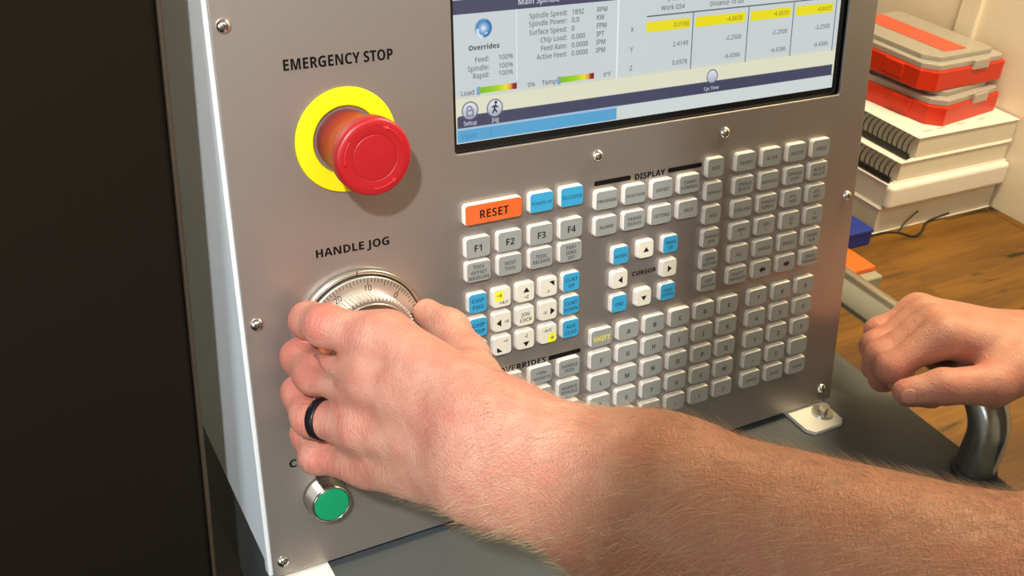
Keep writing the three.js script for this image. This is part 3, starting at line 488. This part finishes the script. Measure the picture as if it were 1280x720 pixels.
function nets(lo, hi, cell, f) { // surface nets over a box: smooth closed mesh of f = 0
  const nx = Math.ceil((hi.x - lo.x) / cell) + 1, ny = Math.ceil((hi.y - lo.y) / cell) + 1, nz = Math.ceil((hi.z - lo.z) / cell) + 1, F = new Float32Array(nx * ny * nz).fill(1), B = 6;
  const at = (i, j, k) => i + nx * (j + ny * k);
  for (let bk = 0; bk < nz; bk += B) for (let bj = 0; bj < ny; bj += B) for (let bi = 0; bi < nx; bi += B) {
    const d = f(lo.x + (bi + B / 2) * cell, lo.y + (bj + B / 2) * cell, lo.z + (bk + B / 2) * cell), far = Math.abs(d) > cell * B * 1.25;
    for (let k = bk; k < Math.min(bk + B, nz); k++) for (let j = bj; j < Math.min(bj + B, ny); j++) for (let i = bi; i < Math.min(bi + B, nx); i++) {
      const edge = i === 0 || j === 0 || k === 0 || i === nx - 1 || j === ny - 1 || k === nz - 1;
      F[at(i, j, k)] = edge ? Math.max(0.0001, far ? d : f(lo.x + i * cell, lo.y + j * cell, lo.z + k * cell)) : far ? d : f(lo.x + i * cell, lo.y + j * cell, lo.z + k * cell);
    }
  }
  const id = new Int32Array(nx * ny * nz).fill(-1), P = [], I = [];
  const E = []; for (let a = 0; a < 8; a++) for (const b of [1, 2, 4]) if (!(a & b)) E.push([a, a | b]);
  for (let k = 0; k < nz - 1; k++) for (let j = 0; j < ny - 1; j++) for (let i = 0; i < nx - 1; i++) {
    let m = 0; const v = []; for (let a = 0; a < 8; a++) { const q = F[at(i + (a & 1), j + ((a >> 1) & 1), k + (a >> 2))]; v.push(q); if (q < 0) m |= 1 << a; }
    if (m === 0 || m === 255) continue; let sx = 0, sy = 0, sz = 0, n = 0;
    for (const [a, b] of E) if ((v[a] < 0) !== (v[b] < 0)) { const t = v[a] / (v[a] - v[b]); sx += (a & 1) + t * ((b & 1) - (a & 1)); sy += ((a >> 1) & 1) + t * (((b >> 1) & 1) - ((a >> 1) & 1)); sz += (a >> 2) + t * ((b >> 2) - (a >> 2)); n++; }
    id[at(i, j, k)] = P.length / 3; P.push(lo.x + (i + sx / n) * cell, lo.y + (j + sy / n) * cell, lo.z + (k + sz / n) * cell);
  }
  const quad = (a, b, c, d, flip) => { if (a < 0 || b < 0 || c < 0 || d < 0) return; flip ? I.push(a, c, b, a, d, c) : I.push(a, b, c, a, c, d); };
  for (let k = 1; k < nz - 1; k++) for (let j = 1; j < ny - 1; j++) for (let i = 1; i < nx - 1; i++) {
    const o = F[at(i, j, k)] < 0;
    if (o !== (F[at(i + 1, j, k)] < 0)) quad(id[at(i, j - 1, k - 1)], id[at(i, j, k - 1)], id[at(i, j, k)], id[at(i, j - 1, k)], !o);
    if (o !== (F[at(i, j + 1, k)] < 0)) quad(id[at(i - 1, j, k - 1)], id[at(i - 1, j, k)], id[at(i, j, k)], id[at(i, j, k - 1)], !o);
    if (o !== (F[at(i, j, k + 1)] < 0)) quad(id[at(i - 1, j - 1, k)], id[at(i, j - 1, k)], id[at(i, j, k)], id[at(i - 1, j, k)], !o);
  }
  const N = new Float32Array(P.length), e = cell * 0.5;
  for (let i = 0; i < P.length; i += 3) { const x = P[i], y = P[i + 1], z = P[i + 2], a = f(x + e, y, z) - f(x - e, y, z), b = f(x, y + e, z) - f(x, y - e, z), c = f(x, y, z + e) - f(x, y, z - e), l = Math.hypot(a, b, c) || 1; N[i] = a / l; N[i + 1] = b / l; N[i + 2] = c / l; }
  const g = new THREE.BufferGeometry(); g.setAttribute('position', new THREE.BufferAttribute(new Float32Array(P), 3)); g.setAttribute('normal', new THREE.BufferAttribute(N, 3)); g.setIndex(I); return g;
}
function dress(g, u, v, color, H) { // uv on the arm's own axes, mottled skin colour
  const p = g.attributes.position, n = p.count, uv = new Float32Array(n * 2), c = new Float32Array(n * 3), q = V3();
  for (let i = 0; i < n; i++) { q.fromBufferAttribute(p, i); uv[2 * i] = q.dot(u) / 0.06; if (H) { const d = q.clone().sub(H.at), o = H.out; uv[2 * i + 1] = Math.atan2(d.dot(v), d.dot(o)) * 0.035 / 0.06; } else uv[2 * i + 1] = q.dot(v) / 0.06; const k = color(q); c[3 * i] = k[0]; c[3 * i + 1] = k[1]; c[3 * i + 2] = k[2]; }
  g.setAttribute('uv', new THREE.BufferAttribute(uv, 2)); g.setAttribute('color', new THREE.BufferAttribute(c, 3)); return g;
}
const skinBump = dataTex(512, 512, (i, j) => {
  const a = fbm(i * 0.16, j * 0.16, 3, 3), fine = Math.abs(fbm(i * 0.05 + 9, j * 0.22, 7, 2) - 0.5), fine2 = Math.abs(fbm(i * 0.20 + 40, j * 0.06, 2, 2) - 0.5);
  const s = 110 + 80 * (a - 0.5) + 150 * Math.min(0.16, fine) + 110 * Math.min(0.16, fine2); return [s, s, s];
}, false);
const skinM = phys([1, 1, 1], { vertexColors: true, roughness: 0.52, bumpMap: skinBump, bumpScale: 0.0012, sheen: 0.15, sheenRoughness: 0.5, sheenColor: lin([0.9, 0.6, 0.45]) });
const mix = (a, b, t) => a.map((x, i) => x + (b[i] - x) * Math.max(0, Math.min(1, t)));
const SK = { hand: [0.52, 0.245, 0.170], red: [0.50, 0.150, 0.110], arm: [0.335, 0.136, 0.066], pale: [0.60, 0.33, 0.235], crease: [0.34, 0.12, 0.08], nail: [0.55, 0.27, 0.20] };

// left arm: hand on the jog dial
const LH = {
  index: [PW(-10, -94, 74), PW(-31, -94, 39), PW(-34, -98, 19), PW(-24, -104, 17.5)],
  middle: [PW(-20, -114, 79), PW(-39.5, -122, 39), PW(-41, -120, 18), PW(-29, -116, 17.5)],
  ring: [PW(-24.5, -140, 76), PW(-43.5, -149, 38), PW(-43, -143, 17), PW(-32, -134, 17)],
  little: [PW(-21, -169, 68), PW(-42, -176, 37), PW(-41, -171, 17), PW(-29, -158, 13)],
  thumb: [PW(22, -119, 124), PW(42, -121, 66), PW(47, -116.5, 34), PW(42.5, -113.5, 12)],
  wrist: PW(12, -127.5, 150), elbow: V3(0.168, 0.172, 0.325), shoulder: V3(0.45, 0.42, 0.50),
};
const LA = { axis: LH.elbow.clone().sub(LH.wrist).normalize() };
LA.side = LH.index[0].clone().sub(LH.little[0]); LA.side.addScaledVector(LA.axis, -LA.side.dot(LA.axis)).normalize();
LA.out = LA.side.clone().cross(LA.axis).normalize(); if (LA.out.dot(V3(-0.4, 0.6, 0.6)) < 0) LA.out.negate();
const off = (p, a, t) => p.clone().addScaledVector(a, t);
const FR = { index: [0.0130, 0.0112, 0.0100, 0.0085], middle: [0.0130, 0.0113, 0.0100, 0.0086], ring: [0.0126, 0.0107, 0.0095, 0.0082], little: [0.0118, 0.0096, 0.0085, 0.0074], thumb: [0.0165, 0.0132, 0.0112, 0.0088] };
function handField(H, A, armCaps, FR, webR) {
  const names = ['index', 'middle', 'ring', 'little'], fingers = names.map((n) => blend(chain(H[n], FR[n]), 0.0055));
  const palm = [];
  names.forEach((n, i) => { const w = off(H.wrist, A.side, (1.5 - i) * 0.011); palm.push(cap(w, off(H[n][0], A.out, -0.004), 0.0195, 0.0135)); palm.push(cap(off(w, A.out, 0.004), off(H[n][0], A.out, 0.0015), 0.0165, 0.0118)); });
  for (let i = 0; i < 3; i++) palm.push(cap(off(H[names[i]][0], A.out, -0.002), off(H[names[i + 1]][0], A.out, -0.002), 0.0112, 0.0108));
  for (let i = 0; i < 3; i++) { const a = H[names[i]][0].clone().lerp(H[names[i]][1], 0.30), b = H[names[i + 1]][0].clone().lerp(H[names[i + 1]][1], 0.30); palm.push(cap(off(a, A.out, -0.003), off(b, A.out, -0.003), 0.0085, 0.0085)); }
  palm.push(cap(H.wrist, H.thumb[0], 0.021, 0.0175));
  const pf = blend(palm, 0.011), arm = blend(armCaps, 0.02), th = blend(chain(H.thumb, FR.thumb), 0.006);
  const web = cap(H.thumb[0].clone().lerp(H.thumb[1], 0.55), H.index[0].clone().lerp(H.wrist, 0.35), 0.0125 * webR, 0.012 * webR);
  return (x, y, z) => {
    let d = smin(pf(x, y, z), arm(x, y, z), 0.022);
    let t = th(x, y, z); d = smin(d, dcap(web, x, y, z), 0.012); d = smin(d, t, 0.010);
    let f = 1; for (const q of fingers) f = smin(f, q(x, y, z), 0.0018);
    d = smin(d, f, 0.007);
    return d;
  };
}
const lumps = (f, s) => (x, y, z) => { const d = f(x, y, z); return Math.abs(d) > 0.006 ? d : d + s * (fbm(x * 70, y * 70, z * 70, 3) - 0.5); };
const armCapsL = [];
for (const s of [-1, 1]) {
  const w0 = off(LH.wrist, LA.side, s * 0.0125), w1 = off(off(LH.wrist, LA.axis, 0.085), LA.side, s * 0.013), e1 = off(LH.elbow, LA.side, s * 0.010);
  armCapsL.push(cap(w0, w1, 0.0205, 0.0325), cap(w1, e1, 0.0325, 0.0570));
}
armCapsL.push(cap(LH.elbow, LH.shoulder, 0.057, 0.058));
const fL = lumps(handField(LH, LA, armCapsL, FR, 1), 0.0012);
// right arm: hand closed round the tube handle
const RH = {
  index: [V3(0.437, 0.102, 0.062), V3(0.398, 0.077, 0.054), V3(0.414, 0.056, 0.065), V3(0.436, 0.049, 0.071)],
  middle: [V3(0.448, 0.097, 0.044), V3(0.406, 0.074, 0.036), V3(0.415, 0.051, 0.038), V3(0.438, 0.043, 0.040)],
  ring: [V3(0.460, 0.090, 0.027), V3(0.418, 0.070, 0.020), V3(0.424, 0.048, 0.022), V3(0.446, 0.042, 0.024)],
  little: [V3(0.469, 0.084, 0.012), V3(0.436, 0.070, 0.005), V3(0.438, 0.050, 0.006), V3(0.455, 0.043, 0.008)],
  thumb: [V3(0.480, 0.090, 0.104), V3(0.447, 0.083, 0.107), V3(0.407, 0.0845, 0.0945), V3(0.3855, 0.0765, 0.081)],
  wrist: V3(0.523, 0.079, 0.086), elbow: V3(0.735, 0.115, 0.16), shoulder: V3(0.70, 0.42, 0.28),
};
const RA = { axis: RH.elbow.clone().sub(RH.wrist).normalize() };
RA.side = RH.index[0].clone().sub(RH.little[0]); RA.side.addScaledVector(RA.axis, -RA.side.dot(RA.axis)).normalize();
RA.out = RA.side.clone().cross(RA.axis).normalize(); if (RA.out.dot(V3(0, 1, 0)) < 0) RA.out.negate();
const armCapsR = [];
for (const s of [-1, 1]) {
  const w0 = off(RH.wrist, RA.side, s * 0.0125), w1 = off(off(RH.wrist, RA.axis, 0.085), RA.side, s * 0.013), e1 = off(RH.elbow, RA.side, s * 0.010);
  armCapsR.push(cap(w0, w1, 0.0205, 0.0325), cap(w1, e1, 0.0325, 0.045));
}
armCapsR.push(cap(RH.elbow, RH.shoulder, 0.047, 0.056));
const fR = lumps(handField(RH, RA, armCapsR, { ...FR, thumb: [0.0185, 0.0155, 0.0128, 0.0098] }, 1.15), 0.0012);
// trunk, head and legs, all beyond the frame
const hip = V3(0.74, -0.10, 0.60), chest = V3(0.585, 0.30, 0.41), neckP = V3(0.545, 0.48, 0.37), headP = V3(0.505, 0.60, 0.325);
const acr = LH.shoulder.clone().sub(RH.shoulder).normalize();
const trunk = []; for (const s of [-1, 1]) { trunk.push(cap(off(hip, acr, s * 0.075), off(chest, acr, s * 0.085), 0.105, 0.105), cap(off(chest, acr, s * 0.085), off(neckP, acr, s * 0.06), 0.105, 0.06)); }
trunk.push(cap(neckP, LH.shoulder, 0.055, 0.06), cap(neckP, RH.shoulder, 0.055, 0.058));
const legs = []; for (const s of [-1, 1]) { const h = off(hip, acr, s * 0.085), kn = V3(h.x + 0.02, -0.53, h.z + 0.02), an = V3(h.x + 0.06, -0.93, h.z + 0.07), toe = V3(an.x - 0.12, -0.955, an.z - 0.13); legs.push(cap(h, kn, 0.09, 0.06), cap(kn, an, 0.058, 0.042), cap(an, toe, 0.042, 0.035)); }
const face = V3(-0.62, -0.35, -0.70).normalize(), headUp = V3(-0.25, 0.93, -0.25).normalize();
const hp = (u, f, s) => headP.clone().addScaledVector(headUp, u).addScaledVector(face, f).addScaledVector(acr, s);
const headCaps = [cap(hp(0.03, -0.015, 0), hp(0.03, 0.025, 0), 0.078, 0.072), cap(hp(0, 0.02, 0), hp(-0.075, 0.05, 0), 0.066, 0.036), cap(neckP, hp(-0.06, -0.02, 0), 0.058, 0.056),
  cap(hp(0.01, 0.092, 0), hp(-0.025, 0.108, 0), 0.009, 0.013), cap(hp(-0.062, 0.083, 0.016), hp(-0.062, 0.083, -0.016), 0.008, 0.008), cap(hp(-0.098, 0.07, 0.01), hp(-0.098, 0.07, -0.01), 0.016, 0.016)];
for (const s of [-1, 1]) headCaps.push(cap(hp(0.0, -0.01, s * 0.076), hp(-0.045, 0.0, s * 0.07), 0.014, 0.010), cap(hp(0.028, 0.086, s * 0.035), hp(0.026, 0.09, s * 0.018), 0.009, 0.009));
const trunkF = blend([...trunk, ...legs], 0.05), headF = blend(headCaps, 0.014);
const bodyF = (x, y, z) => smin(trunkF(x, y, z), headF(x, y, z), 0.02);
{
  const toneL = (q) => {
    const t = fbm(q.x * 90, q.y * 90, q.z * 90, 4), t2 = fbm(q.x * 320 + 9, q.y * 320, q.z * 320, 2); const along = q.clone().sub(LH.wrist).dot(LA.axis);
    let c = mix(SK.hand, SK.arm, (along + 0.01) / 0.09);
    let red = 0; for (const n of ['index', 'middle', 'ring', 'little']) { const m = LH[n][0].distanceTo(q), p = LH[n][1].distanceTo(q), d = Math.min(LH[n][2].distanceTo(q), LH[n][3].distanceTo(q)); red = Math.max(red, 0.75 - m / 0.035, 1 - p / 0.045, 1 - d / 0.05); }
    c = mix(c, SK.red, red * 0.9); const hand = 1 - Math.max(0, Math.min(1, along / 0.08)); c = mix(c, SK.pale, (t - 0.47) * (0.7 + 1.2 * hand)); c = mix(c, SK.red, (0.5 - t) * (0.8 + 0.9 * hand)); c = mix(c, SK.crease, (0.36 - t2) * 1.2); return c;
  };
  const toneR = (q) => { const t = fbm(q.x * 90, q.y * 90, q.z * 90, 4); let red = 0; for (const n of ['index', 'middle', 'ring', 'little', 'thumb']) for (const k of [1, 2, 3]) red = Math.max(red, 1 - RH[n][k].distanceTo(q) / 0.035); const along = q.clone().sub(RH.wrist).dot(RA.axis); let c = mix(SK.hand, SK.arm, (along + 0.03) / 0.08); c = mix(c, SK.red, red * 0.6); c = mix(c, SK.pale, (t - 0.45) * 1.2); return mix(c, SK.red, (0.5 - t) * 1.1); };
  const box3 = (pts, m) => { const b = new THREE.Box3().setFromPoints(pts); return [b.min.subScalar(m), b.max.addScalar(m)]; };
  const all = (H) => [...H.index, ...H.middle, ...H.ring, ...H.little, ...H.thumb, H.wrist];
  const [l0, l1] = box3([...all(LH), LH.elbow], 0.055), gL = dress(nets(l0, l1, 0.0022, fL), LA.axis, LA.side, toneL, { at: off(LH.wrist, LA.out, -0.012), out: LA.out });
  const [r0, r1] = box3([...all(RH), RH.elbow], 0.045), gR = dress(nets(r0, r1, 0.0022, fR), RA.axis, RA.side, toneR, { at: off(RH.wrist, RA.out, -0.012), out: RA.out });
  const upL = blend([cap(LH.elbow, LH.shoulder, 0.0475, 0.058)], 0.01), upR = blend([cap(RH.elbow, RH.shoulder, 0.0465, 0.056)], 0.01);
  const rest = (x, y, z) => smin(smin(bodyF(x, y, z), upL(x, y, z), 0.03), upR(x, y, z), 0.03);
  const gB = dress(nets(V3(0.10, -1.0, 0.02), V3(1.02, 0.78, 0.95), 0.012, rest), V3(0, 1, 0), V3(1, 0, 0), (q) => SK.arm);
  // nail of the right thumb
  const nd = RH.thumb[3].clone().sub(RH.thumb[2]).normalize(), nout = V3(-0.45, 0.30, 0.84).addScaledVector(nd, -V3(-0.45, 0.30, 0.84).dot(nd)).normalize(), ns = nout.clone().cross(nd);
  const ng = new THREE.SphereGeometry(1, 24, 14).scale(0.0066, 0.0056, 0.0016).applyMatrix4(new THREE.Matrix4().makeBasis(nd, ns, nout).setPosition(off(off(RH.thumb[3], nout, 0.0091), nd, -0.001)));
  dress(ng, nd, ns, () => SK.nail);
  const body = thing('person', 'person leaning in from the right, one hand on the dial, other on the tube handle', 'person', [0, 0, 0]);
  part('body', mergeGeometries([gL, gR, gB, ng].map((g) => g.index ? g.toNonIndexed() : g)), skinM, body);
  // clothing and hair beyond the frame
  const sleeve = (H, r) => cap(H.elbow.clone().lerp(H.shoulder, 0.42), H.shoulder, r, r + 0.004);
  const shirtF = blend([...trunk.map((c) => ({ ...c, ra: c.ra + 0.012, rb: c.rb + 0.012 })), sleeve(LH, 0.070), sleeve(RH, 0.068)], 0.05);
  const neckCut = cap(neckP, headP, 0.068, 0.10);
  part('shirt', nets(V3(0.16, -0.25, 0.05), V3(1.0, 0.56, 0.84), 0.012, (x, y, z) => Math.max(shirtF(x, y, z), -dcap(neckCut, x, y, z))), std([0.34, 0.32, 0.30], { roughness: 0.9 }), body, 'grey short-sleeved shirt');
  const legF = blend([...legs.filter((c, i) => i % 3 < 2), ...trunk.filter((c, i) => i % 2 === 0).map((c) => ({ ...c, l2: c.l2 * 1 }))].map((c) => ({ ...c, ra: c.ra + 0.014, rb: c.rb + 0.014 })), 0.03);
  part('trousers', nets(V3(0.5, -0.96, 0.3), V3(1.02, -0.02, 0.95), 0.012, (x, y, z) => Math.max(legF(x, y, z), y + 0.12, -0.94 - y)), std([0.11, 0.12, 0.15], { roughness: 0.95 }), body, 'dark blue trousers');
  part('shoes', nets(V3(0.5, -1.0, 0.3), V3(1.02, -0.85, 0.95), 0.008, (x, y, z) => Math.max(blend(legs.filter((c, i) => i % 3 === 2).map((c) => ({ ...c, ra: c.ra + 0.01, rb: c.rb + 0.012 })), 0.02)(x, y, z), -0.998 - y)), M.dark, body, 'dark shoes');
  const hairF = blend([cap(hp(0.045, -0.028, 0), hp(0.06, 0.02, 0), 0.083, 0.070)], 0.01);
  part('hair', nets(V3(0.35, 0.45, 0.15), V3(0.68, 0.80, 0.48), 0.006, (x, y, z) => Math.max(hairF(x, y, z), -(V3(x, y, z).sub(headP).dot(headUp) - 0.02 - 0.6 * V3(x, y, z).sub(headP).dot(face)))), std([0.10, 0.06, 0.03], { roughness: 0.8 }), body, 'short brown hair');
  // fine pale hair on both forearms and on the back of the hand
  const H = []; const pos = [];
  function grow(g, H0, A, count, from, to, len) {
    const p = g.attributes.position, nrm = g.attributes.normal, ix = g.index.array; let made = 0, guard = 0;
    while (made < count && guard++ < count * 60) {
      const t = Math.floor(rnd() * (ix.length / 3)) * 3, q = V3().fromBufferAttribute(p, ix[t]), n = V3().fromBufferAttribute(nrm, ix[t]), a = q.clone().sub(H0.wrist).dot(A.axis);
      if (a < from || a > to || n.dot(A.out) < -0.55) continue; const keep = a < 0 ? 0.35 * (1 + a / 0.06) : 1; if (rnd() > keep) continue;
      const dir = A.axis.clone().multiplyScalar(-0.55 + 0.4 * (rnd() - 0.5)).addScaledVector(A.side, -0.75 * (0.3 + rnd() * 0.9)); dir.addScaledVector(n, -dir.dot(n)).normalize().addScaledVector(n, 0.14 + 0.34 * rnd()); dir.normalize();
      const l = len * (0.5 + rnd()), w = 0.00006 + 0.00003 * rnd(), s = dir.clone().cross(n).normalize(), b0 = off(q, n, -0.0004), droop = n.clone().multiplyScalar(-l * 0.16 + 0.002);
      const P = [b0, off(b0, dir, l * 0.4), off(b0, dir, l * 0.75).add(droop.clone().multiplyScalar(0.35)), off(b0, dir, l).add(droop)];
      const u = s.clone().cross(dir).normalize(); const R3 = [0, 2.094, 4.189].map((ang) => s.clone().multiplyScalar(Math.cos(ang)).addScaledVector(u, Math.sin(ang)));
      for (let k = 0; k < 3; k++) for (let e = 0; e < 3; e++) { const wa = w * (1 - k * 0.3), wb = w * (1 - (k + 1) * 0.3), A0 = off(P[k], R3[e], wa), A1 = off(P[k], R3[(e + 1) % 3], wa), B0 = off(P[k + 1], R3[e], wb), B1 = off(P[k + 1], R3[(e + 1) % 3], wb); for (const v of [A0, A1, B1, A0, B1, B0]) pos.push(v.x, v.y, v.z); }
      made++;
    }
  }
  grow(gL, LH, LA, 8000, -0.05, 0.26, 0.0105); grow(gR, RH, RA, 500, 0.02, 0.16, 0.009);
  const hg = new THREE.BufferGeometry(); hg.setAttribute('position', new THREE.BufferAttribute(new Float32Array(pos), 3)); hg.computeVertexNormals();
  part('arm_hair', hg, std([0.46, 0.31, 0.17], { roughness: 0.6 }), body, 'fine blond arm hair').userData.kind = 'stuff';
  // ring on the ring finger
  const a = LH.ring[0], b = LH.ring[1], dir = b.clone().sub(a).normalize(), c = a.clone().lerp(b, 0.76), rr = FR.ring[0] + (FR.ring[1] - FR.ring[0]) * 0.76;
  const band = new THREE.LatheGeometry([[rr - 0.0006, -0.0031], [rr + 0.0007, -0.0031], [rr + 0.0013, -0.0022], [rr + 0.0014, 0], [rr + 0.0013, 0.0022], [rr + 0.0007, 0.0031], [rr - 0.0006, 0.0031], [rr - 0.0006, -0.0031]].map((p) => new THREE.Vector2(p[0], p[1])), 64);
  const rg = shadow(new THREE.Mesh(band, std([0.025, 0.025, 0.027], { metalness: 0.6, roughness: 0.28 }))); rg.name = 'finger_ring'; rg.position.copy(c); rg.quaternion.setFromUnitVectors(V3(0, 1, 0), dir);
  rg.userData = { label: 'plain glossy black band worn on the ring finger of the hand on the dial', category: 'ring' }; scene.add(rg);
}
panel.updateMatrix(); { const t = new THREE.Matrix4().makeRotationX(panel.rotation.x); panel.rotation.set(0, 0, 0); for (const c of panel.children) c.applyMatrix4(t); }
renderer.render(scene, camera);
